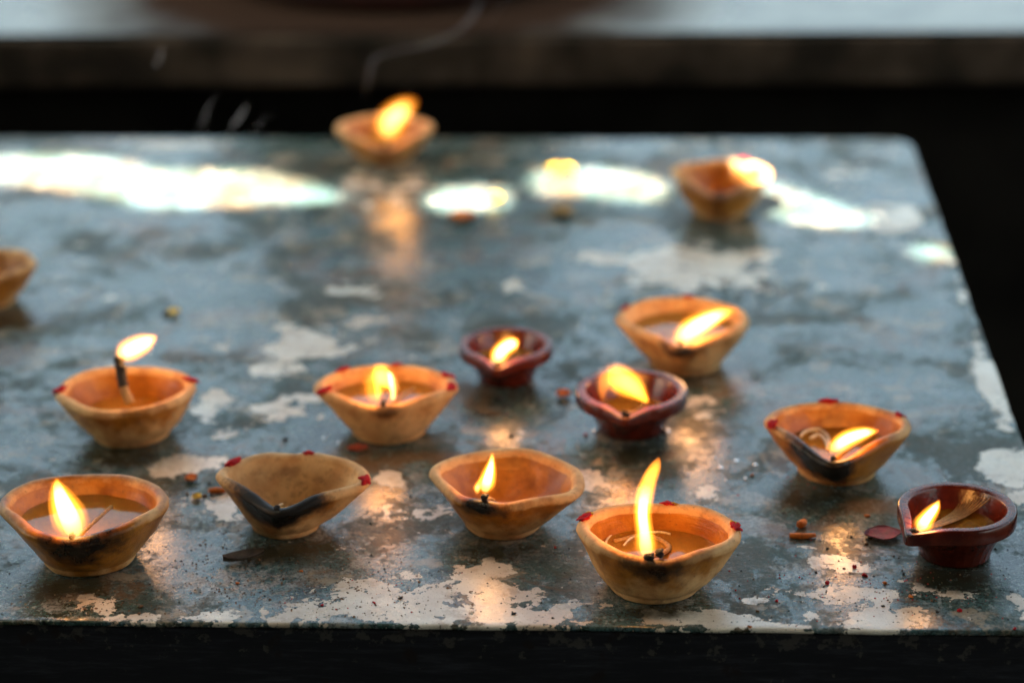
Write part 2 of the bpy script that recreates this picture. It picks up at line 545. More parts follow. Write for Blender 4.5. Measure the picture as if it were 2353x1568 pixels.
# stone counter behind the table
e1 = on_plane(0, 82, TZ + 0.027)
e2 = on_plane(2352, 73, TZ + 0.027)
ez = TZ + 0.027
dirx = (e2 - e1).normalized()
ctr = empty('stone_counter', ((e1 + e2) / 2).to_tuple()[:2] + (0.0,))
ctr.rotation_euler = (0, 0, math.atan2(dirx.y, dirx.x))
tag(ctr, 'pale stone counter with dark mottled edge, standing behind the table', 'counter')
# slab top; dark map paints brown staining plus the urn's reflection and shade
nx, ny = 90, 40
V, st = [], []
stc = 0.5 * (on_plane(870, 20, ez) + on_plane(870, 20, ez))
inv = Matrix.Rotation(-ctr.rotation_euler.z, 4, 'Z') @ Matrix.Translation(-Vector(ctr.location))
sl = inv @ stc
for j in range(ny + 1):
    for i in range(nx + 1):
        x = -1.6 + 3.2 * i / nx
        y = 0.004 + 0.9 * j / ny
        V.append((x, y, ez))
        d = math.sqrt(((x - sl.x) / 0.20) ** 2 + ((y - sl.y - 0.14) / 0.26) ** 2)
        st.append(max(0.0, min(1.0, 1.75 - d * 0.95)))
Fs = [(j * (nx + 1) + i, j * (nx + 1) + i + 1, (j + 1) * (nx + 1) + i + 1, (j + 1) * (nx + 1) + i) for j in range(ny) for i in range(nx)]
mesh_obj('slab_top', V, Fs, M['stone'], ctr, attrs={'stain_shade': st})
bm_obj('slab_edge', box_data(-1.6, 1.6, 0.0, 0.90, ez - 0.045, ez - 0.003, 0.004), M['sooty'], ctr)
bm_obj('base_wall', box_data(-1.55, 1.55, 0.06, 0.86, 0.0, ez - 0.046), M['floor'], ctr)


def lathe(prof, seg=64):
    V, Fa = [], []
    for r, z in prof:
        for k in range(seg):
            a = 2 * math.pi * k / seg
            V.append((r * math.cos(a), r * math.sin(a), z))
    for i in range(len(prof) - 1):
        for k in range(seg):
            k2 = (k + 1) % seg
            Fa.append((i * seg + k, i * seg + k2, (i + 1) * seg + k2, (i + 1) * seg + k))
    return V, Fa


V, Fa = lathe([(0.0005, 0), (0.145, 0), (0.162, 0.003), (0.17, 0.012), (0.162, 0.022), (0.145, 0.028), (0.14, 0.04), (0.155, 0.065), (0.17, 0.10), (0.168, 0.125), (0.15, 0.155), (0.12, 0.18), (0.105, 0.19), (0.102, 0.205), (0.12, 0.22), (0.116, 0.223), (0.098, 0.208), (0.0005, 0.20)])
bs = mesh_obj('urn', V, Fa, M['maroon'])
bp = on_plane(880, 34, ez)
bs.location = (bp.x, bp.y + 0.17, ez + 0.001)
tag(bs, 'dark maroon round urn standing on the stained stone counter', 'urn')

# added unseen dark wall behind the camera, cuts light from the front
wl = bm_obj('added_dark_wall', box_data(-4.0, 1.9, -0.95, -0.80, 0.0, AW_Z - 0.01), M['cloth'])
tag(wl, 'added unseen dark wall behind the camera, cutting front light', 'wall')

# ------------------------------------------------------------------ table
table = empty('table', (0, 0, 0))
tag(table, 'low metal table with peeling blue green paint and dark apron', 'table')
CR = 0.015        # corner radius


def round_corner(x, y):
    for cx, sx in ((TX0 + CR, -1), (TX1 - CR, 1)):
        for cy, sy in ((TY0 + CR * 0.4, -1), (TY1 - CR, 1)):
            rr = CR if sy > 0 else CR * 0.4
            if sy < 0: cx2 = TX0 + rr if sx < 0 else TX1 - rr
            else: cx2 = cx
            dx, dy = (x - cx2) * sx, (y - cy) * sy
            if dx > 0 and dy > 0:
                m = max(dx, dy)
                l = math.hypot(dx, dy)
                if l > 1e-9:
                    s = m / l
                    return cx2 + sx * dx * s, cy + sy * dy * s
    return x, y


# wear map, in pixels of the photograph turned into places on the table: (px, py, rx, ry, strength)
PEEL = [
    (1000, 1385, 300, 50, 0.85), (880, 1335, 110, 26, 0.55), (1110, 1318, 60, 26, 0.75), (760, 1400, 120, 30, 0.7), (1200, 1415, 130, 30, 0.7),
    (560, 1412, 150, 22, 0.55), (300, 1418, 120, 14, 0.6), (220, 1392, 62, 30, 0.85),
    (1990, 1395, 135, 52, 1.0), (1930, 1362, 130, 20, 0.7), (2080, 1420, 120, 25, 0.6), (1760, 1440, 160, 12, 0.7), (1570, 1420, 170, 18, 0.8),
    (1900, 1288, 50, 16, 0.85), (1960, 1302, 44, 14, 0.75), (1850, 1258, 30, 8, 0.7), (1735, 1380, 34, 8, 0.75), (1415, 1312, 55, 10, 0.6),
    (2340, 1075, 95, 48, 1.0), (2345, 1125, 60, 30, 0.6), (2340, 1395, 30, 40, 0.7),
    (2275, 880, 32, 90, 0.95), (2245, 800, 18, 50, 0.7), (2215, 690, 20, 40, 0.55), (2190, 620, 20, 40, 0.5),
    (700, 790, 120, 50, 0.75), (640, 835, 70, 26, 0.8), (820, 745, 110, 22, 0.5), (510, 790, 60, 18, 0.55), (670, 935, 85, 30, 0.85), (490, 930, 55, 34, 0.8),
    (520, 995, 44, 14, 0.65), (430, 1070, 105, 24, 0.8), (520, 1050, 40, 18, 0.5), (1590, 620, 150, 48, 0.95), (1740, 585, 80, 18, 0.55), (1390, 590, 70, 20, 0.55), (1180, 655, 34, 20, 0.85),
    (1340, 1105, 50, 26, 0.75), (1420, 1125, 60, 16, 0.6), (800, 665, 90, 22, 0.5), (1620, 935, 50, 34, 0.65), (1620, 1130, 60, 20, 0.5), (2060, 500, 60, 40, 0.9), (1960, 400, 70, 40, 0.45),
    (890, 440, 150, 50, 0.5), (520, 1160, 60, 40, 0.55), (900, 1100, 40, 14, 0.5), (960, 1180, 70, 14, 0.4), (1020, 1170, 40, 10, 0.5), (260, 690, 40, 16, 0.5), (240, 560, 70, 20, 0.35), (1700, 330, 160, 16, 0.4),
    (2230, 1370, 60, 14, 0.4), (1180, 1000, 40, 16, 0.5), (380, 330, 180, 12, 0.5),
]
GRIME_SHADE = [  # dark patches before each lamp: spilled oil plus its painted contact shade
    (170, 1350, 150, 50, 0.7), (160, 1385, 60, 24, 0.6), (640, 1270, 150, 38, 0.75), (1150, 1265, 130, 34, 0.7), (1500, 1405, 140, 30, 0.8), (2190, 1330, 140, 48, 0.75),
    (1890, 1150, 150, 60, 0.65), (1450, 1045, 120, 50, 0.7), (1160, 920, 110, 32, 0.6), (900, 1045, 130, 40, 0.5), (300, 1050, 140, 36, 0.7), (1620, 880, 100, 40, 0.5), (30, 735, 110, 32, 0.8),
    (1290, 1370, 140, 60, -0.6), (520, 1270, 90, 40, 0.35),
]
DUST = [(560, 1335, 190, 55, 0.55), (520, 1260, 110, 50, 0.35), (860, 1215, 120, 60, 0.35), (640, 1380, 110, 25, 0.45), (2060, 1310, 110, 40, 0.25), (1720, 1350, 120, 40, 0.15)]


def blobs(lst):
    out = []
    for px, py, rx, ry, s in lst:
        c = on_plane(px, py)
        ex = on_plane(px + rx, py) - c
        ey = on_plane(px, py + ry) - c
        out.append((c.x, c.y, ex.length, ey.length, s))
    return out


def field(X, Y, lst, p=2.0):
    f = np.zeros_like(X)
    for cx, cy, rx, ry, s in lst:
        d = ((X - cx) / rx) ** 2 + ((Y - cy) / ry) ** 2
        f = np.where(s < 0, f + s * np.exp(-d), np.maximum(f, s * np.exp(-(d ** 1.3) * 0.75)))
    return f


nx, ny = 340, 257
xs = np.linspace(TX0, TX1, nx + 1)
ys = np.linspace(TY0, TY1, ny + 1)
X, Y = np.meshgrid(xs, ys)
peel = field(X, Y, blobs(PEEL))
grime_shade = field(X, Y, blobs(GRIME_SHADE))
dust = field(X, Y, blobs(DUST))
V, A1, A2, A3 = [], [], [], []
for j in range(ny + 1):
    for i in range(nx + 1):
        x, y = round_corner(xs[i], ys[j])
        V.append((x, y, TZ))
A1 = list(peel.ravel())
A2 = list(grime_shade.ravel())
A3 = list(dust.ravel())
Fs = [(j * (nx + 1) + i, j * (nx + 1) + i + 1, (j + 1) * (nx + 1) + i + 1, (j + 1) * (nx + 1) + i) for j in range(ny) for i in range(nx)]
# rounded skirt
loop = [i for i in range(nx)] + [j * (nx + 1) + nx for j in range(ny)] + [ny * (nx + 1) + i for i in range(nx, 0, -1)] + [j * (nx + 1) for j in range(ny, 0, -1)]
cxm, cym = (TX0 + TX1) / 2, (TY0 + TY1) / 2
prev = loop
nl = len(loop)
for off, dz in ((0.0007, -0.0002), (0.0012, -0.0006), (0.0014, -0.0011), (0.0014, -0.0021), (0.0006, -0.0028), (-0.006, -0.0030)):
    cur = []
    for q in range(nl):
        a = Vector(V[loop[q - 1]]); b = Vector(V[loop[(q + 1) % nl]])
        t = (b - a)
        nrm = Vector((t.y, -t.x, 0)).normalized()
        p = Vector(V[loop[q]]) + nrm * off
        wob = 0.0007 * noise.noise(Vector((p.x * 40, p.y * 40, 3))) + 0.0004 * noise.noise(Vector((p.x * 170, p.y * 170, 3)))
        cur.append(len(V))
        V.append((p.x + nrm.x * wob, p.y + nrm.y * wob, TZ + dz))
        A1.append(A1[loop[q]]); A2.append(A2[loop[q]]); A3.append(A3[loop[q]])
    for q in range(nl):
        q2 = (q + 1) % nl
        Fs.append((prev[q], cur[q], cur[q2], prev[q2]))
    prev = cur
mesh_obj('table_top', V, Fs, M['table'], table, attrs={'peel': A1, 'grime_shade': A2, 'dust': A3})
AP = 0.0035
for nm, b in (('apron', (TX0 + AP, TX1 - AP, TY0 + 0.0025, TY0 + 0.022)), ('apron', (TX0 + AP, TX1 - AP, TY1 - 0.022, TY1 - AP)),
              ('apron', (TX0 + AP, TX0 + 0.022, TY0 + 0.024, TY1 - 0.024)), ('apron', (TX1 - 0.022, TX1 - AP, TY0 + 0.024, TY1 - 0.024))):
    bm_obj(nm, box_data(*b, TZ - 0.14, TZ - 0.0050, 0.0012), M['apron'], table)
for x in (TX0 + 0.03, TX1 - 0.07):
    for y in (TY0 + 0.03, TY1 - 0.07):
        bm_obj('leg', box_data(x, x + 0.04, y, y + 0.04, 0, TZ - 0.0034, 0.002), M['apron'], table)


# ------------------------------------------------------------------ oil lamps
def angdiff(a):
    return (a + math.pi) % (2 * math.pi) - math.pi


def blob_mesh(name, r, squash, mat, parent, loc, seed, sub=2, nrm=None):
    bm = bmesh.new()
    bmesh.ops.create_icosphere(bm, subdivisions=sub, radius=1.0)
    q = (nrm or Vector((0, 0, 1))).to_track_quat('Z', 'Y')
    sx = random.uniform(0.8, 1.3)
    for v in bm.verts:
        k = 1 + 0.85 * noise.noise(v.co * 1.7 + Vector((seed * 3.1, seed, 0)))
        c = v.co * k
        c = Vector((c.x * r * sx, c.y * r / sx, c.z * r * squash))
        v.co = q @ c + Vector(loc)
    return bm_obj(name, bm, mat, parent, True)


LAMPS = 0


class Lamp:
    """A clay oil lamp; positions come from where its foot stands on the table."""

    def __init__(self, name, label, base, hw, bw, h, spout_px, back=0.85, dip=20, red=False, rnd=0.35, bulge=1.15, rim_dx=0.0, corner=82, group=None,
                 soot=(0.7, 30, 30, 0.35), soak=0.55, inner_soak=0.8, oil=None, thick=0.155, seed=0):
        global LAMPS
        LAMPS += 1
        self.seed = seed or LAMPS * 7.3
        c = on_plane(*base)
        self.c = c
        self.s = depth_of(c) / FPX            # metres per pixel here
        s = self.s
        self.R, self.rb, self.H = hw * s, bw * s, h * s
        self.es = elev_sin(c)
        self.root = empty(name, c)
        tag(self.root, label, 'oil lamp', group)
        # spout: rim centre in the picture -> direction on the table
        rim_c = c + Vector((rim_dx * s, 0, self.H))
        self.off = Vector((rim_dx * s, 0, 0))
        sp = on_plane(spout_px[0], spout_px[1], TZ + self.H - dip * s) - c - self.off
        self.ang = math.atan2(sp.y, sp.x)
        self.Rs = math.hypot(sp.x, sp.y)
        self.dip = dip * s
        self.red = red
        self.th = thick * self.R
        self.bulge = bulge + (0.0 if red else 0.28)
        n = 144
        self.n = n
        # rim outline round the spout axis
        fc = math.radians(corner)
        Cx, Cy = self.R * math.cos(fc), self.R * math.sin(fc)
        rr = []
        toback = math.atan2(1, 0)
        for i in range(n):
            a = angdiff(2 * math.pi * i / n - self.ang)
            aa = abs(a)
            if aa < fc:
                # straight run from the corner to the pinched lip
                dx, dy = math.cos(aa), math.sin(aa)
                ex, ey = self.Rs - Cx, -Cy
                den = dx * ey - dy * ex
                r = (Cx * ey - Cy * ex) / den
                if not red: r = r * (1 - rnd) + rnd * self.R
                if red: r = max(r, self.R) if aa > 0.5 else max(r, self.R * 0.98)
            else:
                r = self.R
            # the back of the bowl is a little flatter than its sides
            w = 2 * math.pi * i / n
            bx, by = math.cos(w), math.sin(w)
            if by > 0:
                r *= 1.0 / math.sqrt(bx * bx + (by / back) ** 2)
            rr.append(r)
        for _ in range(8 if not red else 2):
            rr = [(rr[i - 1] + 2 * rr[i] + rr[(i + 1) % n]) / 4 for i in range(n)]
        k = self.Rs / max(1e-6, max(rr[int(round(self.ang / (2 * math.pi) * n)) % n], 1e-6))
        self.rr = [r * (1 + (k - 1) * math.exp(-(angdiff(2 * math.pi * i / n - self.ang) / (0.16 if red else 0.34)) ** 2)) for i, r in enumerate(rr)]
        amp = 0.0 if red else 0.022
        self.rr = [r * (1 + amp * noise.noise(Vector((math.cos(2 * math.pi * i / n) * 1.3, math.sin(2 * math.pi * i / n) * 1.3, self.seed)))) for i, r in enumerate(self.rr)]
        dw = 0.62 if not red else 0.30
        self.zz = [self.H - self.dip * math.exp(-(angdiff(2 * math.pi * i / n - self.ang) / dw) ** 2)
                   + (0 if red else 0.045 * self.H * noise.noise(Vector((math.cos(2 * math.pi * i / n) * 1.6, math.sin(2 * math.pi * i / n) * 1.6, self.seed + 5)))) for i in range(n)]
        self.build(soot, soak, inner_soak)
        if oil: self.add_oil(oil)

    def rim(self, a):
        i = int(round((a % (2 * math.pi)) / (2 * math.pi) * self.n)) % self.n
        return self.rr[i], self.zz[i]

    def inner_r(self, i, z):
        """inner wall radius for rim index i at height z."""
        z0 = 0.17 * self.H
        u = max(0.0, min(1.0, (z - z0) / (self.zz[i] - z0)))
        ri, r0 = self.rr[i] - self.th, self.rb * 0.80
        return r0 + (ri - r0) * (u ** (1 / (self.bulge + 0.25))) if u > 0 else r0

    def build(self, soot, soak, inner_soak):
        n, H, rb = self.n, self.H, self.rb
        V, Fa, so, sk = [], [], [], []
        rows = []
        if self.red:
            prof = [('o', 0.0, 0.93), ('o', 0.02, 1.0)] + [('o', u, None) for u in np.linspace(0.06, 0.66, 9)] + [('b', 0.685, 0.97), ('b', 0.70, 0.995), ('b', 0.72, 1.0), ('b', 0.82, 1.0), ('b', 0.93, 1.0), ('b', 0.975, 0.992), ('b', 0.997, 0.972)]
            prof += [('t', 0.0, 0.945), ('t', 0.0, 0.90), ('t', 0.0, 0.86), ('t', 0.012, 0.83)] + [('i', u, None) for u in np.linspace(0.93, 0.0, 12)]
        else:
            prof = [('o', 0.0, 0.90), ('o', 0.012, 0.985), ('o', 0.05, 1.02), ('o', 0.10, 1.005)] + [('w', u, None) for u in np.linspace(0.15, 0.90, 13)]
            prof += [('r', a, None) for a in np.linspace(0, math.pi, 10)] + [('i', u, None) for u in np.linspace(0.93, 0.0, 14)]
        th = self.th
        for kind, u, f in prof:
            row = []
            for i in range(n):
                w = 2 * math.pi * i / n
                da = angdiff(w - self.ang)
                r, zr = self.rr[i], self.zz[i]
                ox, oy = self.off.x, self.off.y
                if kind == 'o' and not self.red:
                    rad, z, k = rb * f, u * H, 0.0
                elif kind == 'o':
                    if f: rad, z, k = rb * f, u * H, 0.0
                    else:
                        g = u / 0.66
                        rad = rb * (0.97 + 0.03 * (1 - g)) + (r * 0.86 - rb) * g ** 1.5
                        rad *= 1 + 0.012 * max(0, math.cos(26 * w)) * (1 - g * 0.3)
                        z, k = u * H, g
                elif kind == 'b':
                    rad, z, k = r * f, H * 0.70 + (zr - H * 0.70) * (u - 0.70) / 0.30, 1.0
                elif kind == 't':
                    rad, z, k = self.R * 0 + r - self.R * (1 - f), zr - u * H, 1.0
                elif kind == 'w':
                    g = (u - 0.10) / 0.90
                    e = g ** (1 / self.bulge)
                    r_out = r - th * 0.10 * math.sin(math.pi * g)
                    rad = rb * 1.0 + (r_out - rb) * e
                    z, k = 0.10 * H + (zr - th * 0.5 - 0.10 * H) * g, g
                elif kind == 'r':
                    rad = r - th * 0.5 + th * 0.5 * math.cos(u)
                    z, k = zr - th * 0.5 + th * 0.5 * math.sin(u), 1.0
                else:
                    z0 = 0.17 * H
                    z = z0 + (zr - (0.0 if self.red else th * 0.5) - z0) * u
                    r_in = (r - self.R * 0.17) if self.red else (r - th)
                    r0 = rb * 0.80
                    rad = r0 + (r_in - r0) * (u ** (1 / (self.bulge + 0.25)))
                    k = u
                x, y = rad * math.cos(w) + ox * k, rad * math.sin(w) + oy * k
                if not self.red:
                    d = noise.noise(Vector((x * 55, y * 55, z * 75 + self.seed))) * 0.0011 + noise.noise(Vector((x * 170, y * 170, z * 240 + self.seed))) * 0.0003
                    x += math.cos(w) * d
                    y += math.sin(w) * d
                row.append(len(V))
                V.append((x, y, z))
                # soot from the flame licks the lip and the wall below it
                ss, wl, wr, dep = soot
                # da > 0 is anticlockwise from the spout: to the right of a lip that faces the camera
                wdt = math.radians(wr if da > 0 else wl)
                g = math.exp(-(da / wdt) ** 2 * 1.2)
                up = max(0.0, 1 - max(0.0, (zr - z)) / (dep * H)) if kind not in 'i' else max(0.0, 1 - max(0.0, (zr - z)) / (0.35 * dep * H))
                so.append(ss * g * min(1.0, up * 1.6) ** 0.8)
                if self.red:
                    sk.append(0.55 if kind == 't' else 0.35 if kind == 'b' and u > 0.9 else 0.0)
                elif kind == 'i':
                    sk.append(inner_soak)
                elif kind == 'r':
                    sk.append(soak * 0.55 + 0.4 * math.exp(-(da / 0.6) ** 2) * soak)
                else:
                    g2 = math.exp(-(da / 1.2) ** 2)
                    sk.append(min(1.0, soak * (0.15 + 0.75 * k * 1.0 + 0.45 * g2)))
            rows.append(row)
        for a, b in zip(rows[:-1], rows[1:]):
            for i in range(n):
                j = (i + 1) % n
                Fa.append((a[i], a[j], b[j], b[i]))
        Fa.append(tuple(rows[0][::-1]))
        Fa.append(tuple(rows[-1]))
        self.bowl = mesh_obj('bowl', V, Fa, M['red'] if self.red else M['clay'], self.root, attrs={'soot': so, 'soak': sk})

    def add_oil(self, frac):
        z = frac * self.H
        V, Fa = [], []
        rings = 6
        n = self.n
        self.oil_z = z
        for q in range(1, rings + 1):
            for i in range(n):
                w = 2 * math.pi * i / n
                if self.red:
                    z0 = 0.17 * self.H
                    u = min(1, (z - z0) / (self.zz[i] - z0))
                    r0 = self.rb * 0.8
                    r = r0 + (self.rr[i] - self.R * 0.17 - r0) * (u ** (1 / (self.bulge + 0.25)))
                else:
                    zz = min(z, self.zz[i] - self.th * 0.5)
                    z0 = 0.17 * self.H
                    u = min(1, max(0, (zz - z0) / (self.zz[i] - self.th * 0.5 - z0)))
                    r0 = self.rb * 0.8
                    r = r0 + (self.rr[i] - self.th - r0) * (u ** (1 / (self.bulge + 0.25)))
                g = q / rings
                men = 0.0006 * max(0, (g - 0.85) / 0.15) ** 2
                kk = min(1.0, z / self.H)
                V.append((r * g * math.cos(w) + self.off.x * kk, r * g * math.sin(w) + self.off.y * kk, z + men))
        V.append((self.off.x * 0.8, self.off.y * 0.8, z))
        for q in range(rings - 1):
            for i in range(n):
                j = (i + 1) % n
                Fa.append((q * n + i, (q + 1) * n + i, (q + 1) * n + j, q * n + j))      # facing up
        for i in range(n):
            Fa.append((len(V) - 1, i, (i + 1) % n))
        mesh_obj('oil', V, Fa, M['oil'], self.root)

    def local(self, p):
        return Vector(p) - self.c

    def lip(self, f=0.9, dz=0.0):
        """point just inside the pinched lip (local)."""
        r, z = self.rim(self.ang)
        return Vector((math.cos(self.ang) * r * f, math.sin(self.ang) * r * f, z + dz)) + self.off

    def dot(self, px, py, size=12, yellow=None):
        rc = self.c + self.off + Vector((0, 0, self.H))
        q = on_plane(px, py, TZ + self.H) - rc
        a = math.atan2(q.y, q.x)
        r, z = self.rim(a)
        rad = r - (self.R * 0.08 if self.red else self.th * 0.38)
        p = Vector((math.cos(a) * rad, math.sin(a) * rad, z + 0.0001)) + self.off
        nr = Vector((math.cos(a) * 0.35, math.sin(a) * 0.35, 1)).normalized()
        blob_mesh('red_powder_dot', size * self.s * 1.15, 0.28, M['kumkum'], self.root, p, px * 0.37, 3, nr)
        if yellow:
            a2 = a + yellow * size * self.s / self.R * 1.2
            r, z = self.rim(a2)
            rad = r - self.th * 0.42
            p = Vector((math.cos(a2) * rad, math.sin(a2) * rad, z)) + self.off
            blob_mesh('yellow_powder_dot', size * self.s * 0.75, 0.35, M['turmeric'], self.root, p, px * 0.11, 3, nr)

    def wick(self, pts, r=4.5, tip=True, tipsize=9, cut=16):
        """pts are local points from the oil to the burning end."""
        path = [Vector(p) for p in catmull(pts, 22)]
        rad = [r * self.s * (0.85 + 0.3 * noise.noise(Vector((i * 0.9, self.seed, 0)))) for i in range(22)]
        cut = cut if tip else 22
        V, Fa = tube(path[:cut], rad[:cut], 10)
        w = mesh_obj('wick', V, Fa, M['cotton'], self.root)
        if tip:
            V, Fa = tube(path[cut - 1:], [q * 1.12 for q in rad[cut - 1:]], 10)
            mesh_obj('charred_tip', V, Fa, M['char'], w)
            for k in range(4):
                e = path[-1 - k] + Vector((random.uniform(-1, 1), random.uniform(-1, 1), random.uniform(-0.3, 0.8))) * r * self.s * 0.9
                blob_mesh('charred_fibre', tipsize * self.s * random.uniform(0.35, 0.6), 0.8, M['char'], w, e, self.seed + k * 3, 2)
        return w

    def loop(self, pts, r=3.2):
        path = [Vector(p) for p in catmull([tuple(on_plane(x, y, TZ + self.oil_z + r * self.s * 0.6) - self.c) for x, y in pts], 24)]
        V, Fa = tube(path, [r * self.s * (0.55 + 0.45 * math.sin(math.pi * (0.05 + 0.9 * q / 23)) ** 0.5) for q in range(24)], 8)
        mesh_obj('wick_strand', V, Fa, M['pale_cotton'], self.root)

    def standard_wick(self, up=6, bend=0.0, r=5):
        a = self.ang
        s = self.s
        tip = self.lip(0.90, up * s)
        z = getattr(self, 'oil_z', 0.3 * self.H)
        d = Vector((math.cos(a), math.sin(a), 0))
        sd = Vector((-d.y, d.x, 0))
        pts = [self.off * 0.6 - d * self.R * 0.35 + sd * self.R * (0.25 + bend) + Vector((0, 0, z - 1 * s)),
               self.off * 0.6 + d * self.R * 0.05 + sd * self.R * (0.12 + bend * 0.5) + Vector((0, 0, z)),
               self.lip(0.58, 0) * 1.0 + Vector((0, 0, -0.15 * self.H)), self.lip(0.80, -2 * s), tip]
        self.wick(pts, r)

    def flame(self, spine, at=0.90, power=1.0, tip=0.72, bright=1.0, foot=0.42):
        """spine: list of (px, py, half width px), wick end first, in the upright plane through the lip."""
        d0 = depth_of(self.c + self.lip(at))
        pts = [at_depth(x, y, d0) for x, y, _ in spine]
        base, end = pts[0], pts[-1]
        L = (end - base).length
        zax = (end - base).normalized()
        xax = zax.cross(F).normalized()
        yax = zax.cross(xax)
        rot = Matrix((xax, yax, zax)).transposed()
        inv = rot.transposed() * (1.0 / L)
        P = catmull([tuple(inv @ (p - base)) + (w * self.s / L,) for p, (_, _, w) in zip(pts, spine)], 26)
        path = [Vector(p[:3]) for p in P]
        rad = [max(0.002, float(p[3])) for p in P]
        wmax = max(w for _, _, w in spine) * self.s
        V, Fa = tube(path, [r * 1.26 for r in rad], 20)
        o = mesh_obj('flame', V, Fa, mat_flame(bright ** 0.5 * 1.8 / EXPO / (2 * wmax), 1.0, foot, False), self.root)
        o.matrix_local = Matrix.Translation(base - self.c) @ rot.to_4x4() @ Matrix.Scale(L, 4)
        V, Fa = tube(path, rad, 20)
        o2 = mesh_obj('flame_mantle', V, Fa, mat_flame(bright ** 0.5 * 3.5 / EXPO / (2 * wmax), 0.95, foot * 0.7, False), o)
        i0 = 1
        V, Fa = tube(path[i0:-1], [r * 0.66 for r in rad[i0:-1]], 20)
        mesh_obj('flame_core', V, Fa, mat_flame(bright * 17.0 / EXPO / (2 * wmax * 0.66), tip - 0.08, foot + 0.10), o)
        ld = bpy.data.lights.new('flame_light', 'POINT')
        ld.energy = 0.0031 * power
        ld.color = (1.0, 0.42, 0.10)
        ld.shadow_soft_size = wmax * 1.9
        lo = bpy.data.objects.new('flame_light', ld)
        COL.objects.link(lo)
        lo.parent = self.root
        mid = path[10]
        lo.location = (base - self.c) + rot @ (mid * L)


# --- front row
a = Lamp('clay_lamp', 'brown clay lamp brimming with oil, its lip and outer wall soaked dark', (207, 1279), 195, 104, 141, (163, 1243), back=0.86, dip=20, rim_dx=-6, rnd=0.5, oil=0.68, soot=(0.85, 42, 62, 0.8), soak=0.95, inner_soak=0.95, bulge=1.0)
a.standard_wick(4)
a.flame([(178, 1243, 8), (172, 1222, 27), (160, 1190, 34), (143, 1150, 27), (132, 1115, 14), (131, 1096, 2)], power=1.1, tip=0.95, foot=0.62)

b = Lamp('clay_lamp', 'unlit empty clay lamp with thick black soot along its V shaped lip', (660, 1206), 180, 76, 128, (633, 1172), back=0.74, dip=24, rim_dx=18, oil=None, rnd=0.2, soot=(1.25, 72, 58, 0.60), soak=0.5, inner_soak=0.12, bulge=1.05)
b.dot(527, 1060, 17); b.dot(712, 1034, 13); b.dot(823, 1100, 13)
b.wick([b.lip(0.62, -9 * b.s), b.lip(0.72, -4 * b.s), b.lip(0.82, 0), b.lip(0.9, 2 * b.s)], 5)

c = Lamp('clay_lamp', 'dry orange clay lamp with small flame and sooty lip between unlit and tall-flame lamps', (1156, 1203), 185, 87, 118, (1104, 1158), back=0.90, dip=9, rim_dx=2, rnd=0.35, soot=(1.0, 25, 30, 0.45), soak=0.62, inner_soak=0.8, bulge=0.95)
c.wick([c.lip(0.45, -30 * c.s), c.lip(0.62, -14 * c.s), c.lip(0.8, -2 * c.s), c.lip(0.88, 8 * c.s)], 7, tipsize=14)
c.flame([(1112, 1132, 10), (1117, 1112, 17), (1124, 1085, 14), (1129, 1060, 8), (1131, 1038, 2)], at=0.85, power=0.55, tip=0.9)
c.flame([(1096, 1135, 4), (1096, 1122, 8), (1103, 1108, 7), (1110, 1092, 2)], at=0.85, power=0.1, tip=0.5, bright=0.25)

d = Lamp('clay_lamp', 'clay lamp with the tallest flame, oil inside and red powder on rim', (1503, 1341), 187, 103, 146, (1488, 1288), back=0.76, dip=15, rim_dx=7, rnd=0.6, oil=0.58, soot=(0.80, 30, 40, 0.55), soak=0.55, inner_soak=0.85, bulge=1.55)
d.dot(1355, 1190, 15, -1); d.dot(1535, 1152, 13, -1); d.dot(1690, 1208, 13, 1)
d.wick([Vector((-0.5, 0.25, 0)) * d.R + Vector((0, 0, d.oil_z)), Vector((-0.1, 0.42, 0)) * d.R + Vector((0, 0, d.oil_z)), Vector((0.18, 0.1, 0)) * d.R + Vector((0, 0, d.oil_z)), d.lip(0.6, -16 * d.s), d.lip(0.82, 0), d.lip(0.9, 6 * d.s)], 7, tipsize=15)
d.wick([d.lip(0.62, -12 * d.s) + Vector((18 * d.s, 0, 0)), d.lip(0.75, -4 * d.s) + Vector((22 * d.s, 0, 0)), d.lip(0.85, 4 * d.s) + Vector((25 * d.s, 0, 0)), d.lip(0.88, 12 * d.s) + Vector((24 * d.s, 0, 0))], 6, tipsize=13)
d.flame([(1486, 1284, 5), (1484, 1262, 22), (1480, 1220, 18), (1476, 1180, 17), (1480, 1140, 18), (1492, 1100, 15), (1506, 1070, 11), (1514, 1050, 3)], at=0.85, power=1.5, tip=0.60)

e = Lamp('red_clay_lamp', 'small dark red moulded lamp holding a fan of oily wick strands', (2192, 1270), 135, 80, 122, (2083, 1228), back=0.95, dip=10, red=True, oil=0.55, soot=(0.55, 14, 14, 0.3), bulge=1.2, corner=40)
for k in range(9):
    u = k / 8
    s = e.s
    far = on_plane(2225 + 55 * u, 1112 + 28 * u, TZ + e.H * 0.93) - e.c
    mid = on_plane(2195 + 28 * u, 1168 + 14 * u, TZ + e.H * 0.62) - e.c
    near = e.lip(0.80, -3 * s) + Vector((0, 0, 2 * s * math.sin(k * 2)))
    path = [Vector(p) for p in catmull([tuple(near), tuple((near + mid) / 2 + Vector((0, 0, -6 * s))), tuple(mid), tuple(far)], 14)]
    V, Fa = tube(path, [1.5 * s * (0.8 + 0.5 * math.sin(k * 2.3 + q * 0.7) ** 2) for q in range(14)], 8)
    mesh_obj('wick_strand', V, Fa, M['cotton'], e.root)
blob_mesh('charred_tip', 9 * e.s, 0.6, M['char'], e.root, e.lip(0.84, 1 * e.s), 4.0)
e.flame([(2112, 1222, 8), (2117, 1208, 18), (2130, 1188, 16), (2148, 1165, 11), (2158, 1147, 2)], at=0.82, power=0.6, tip=0.95)

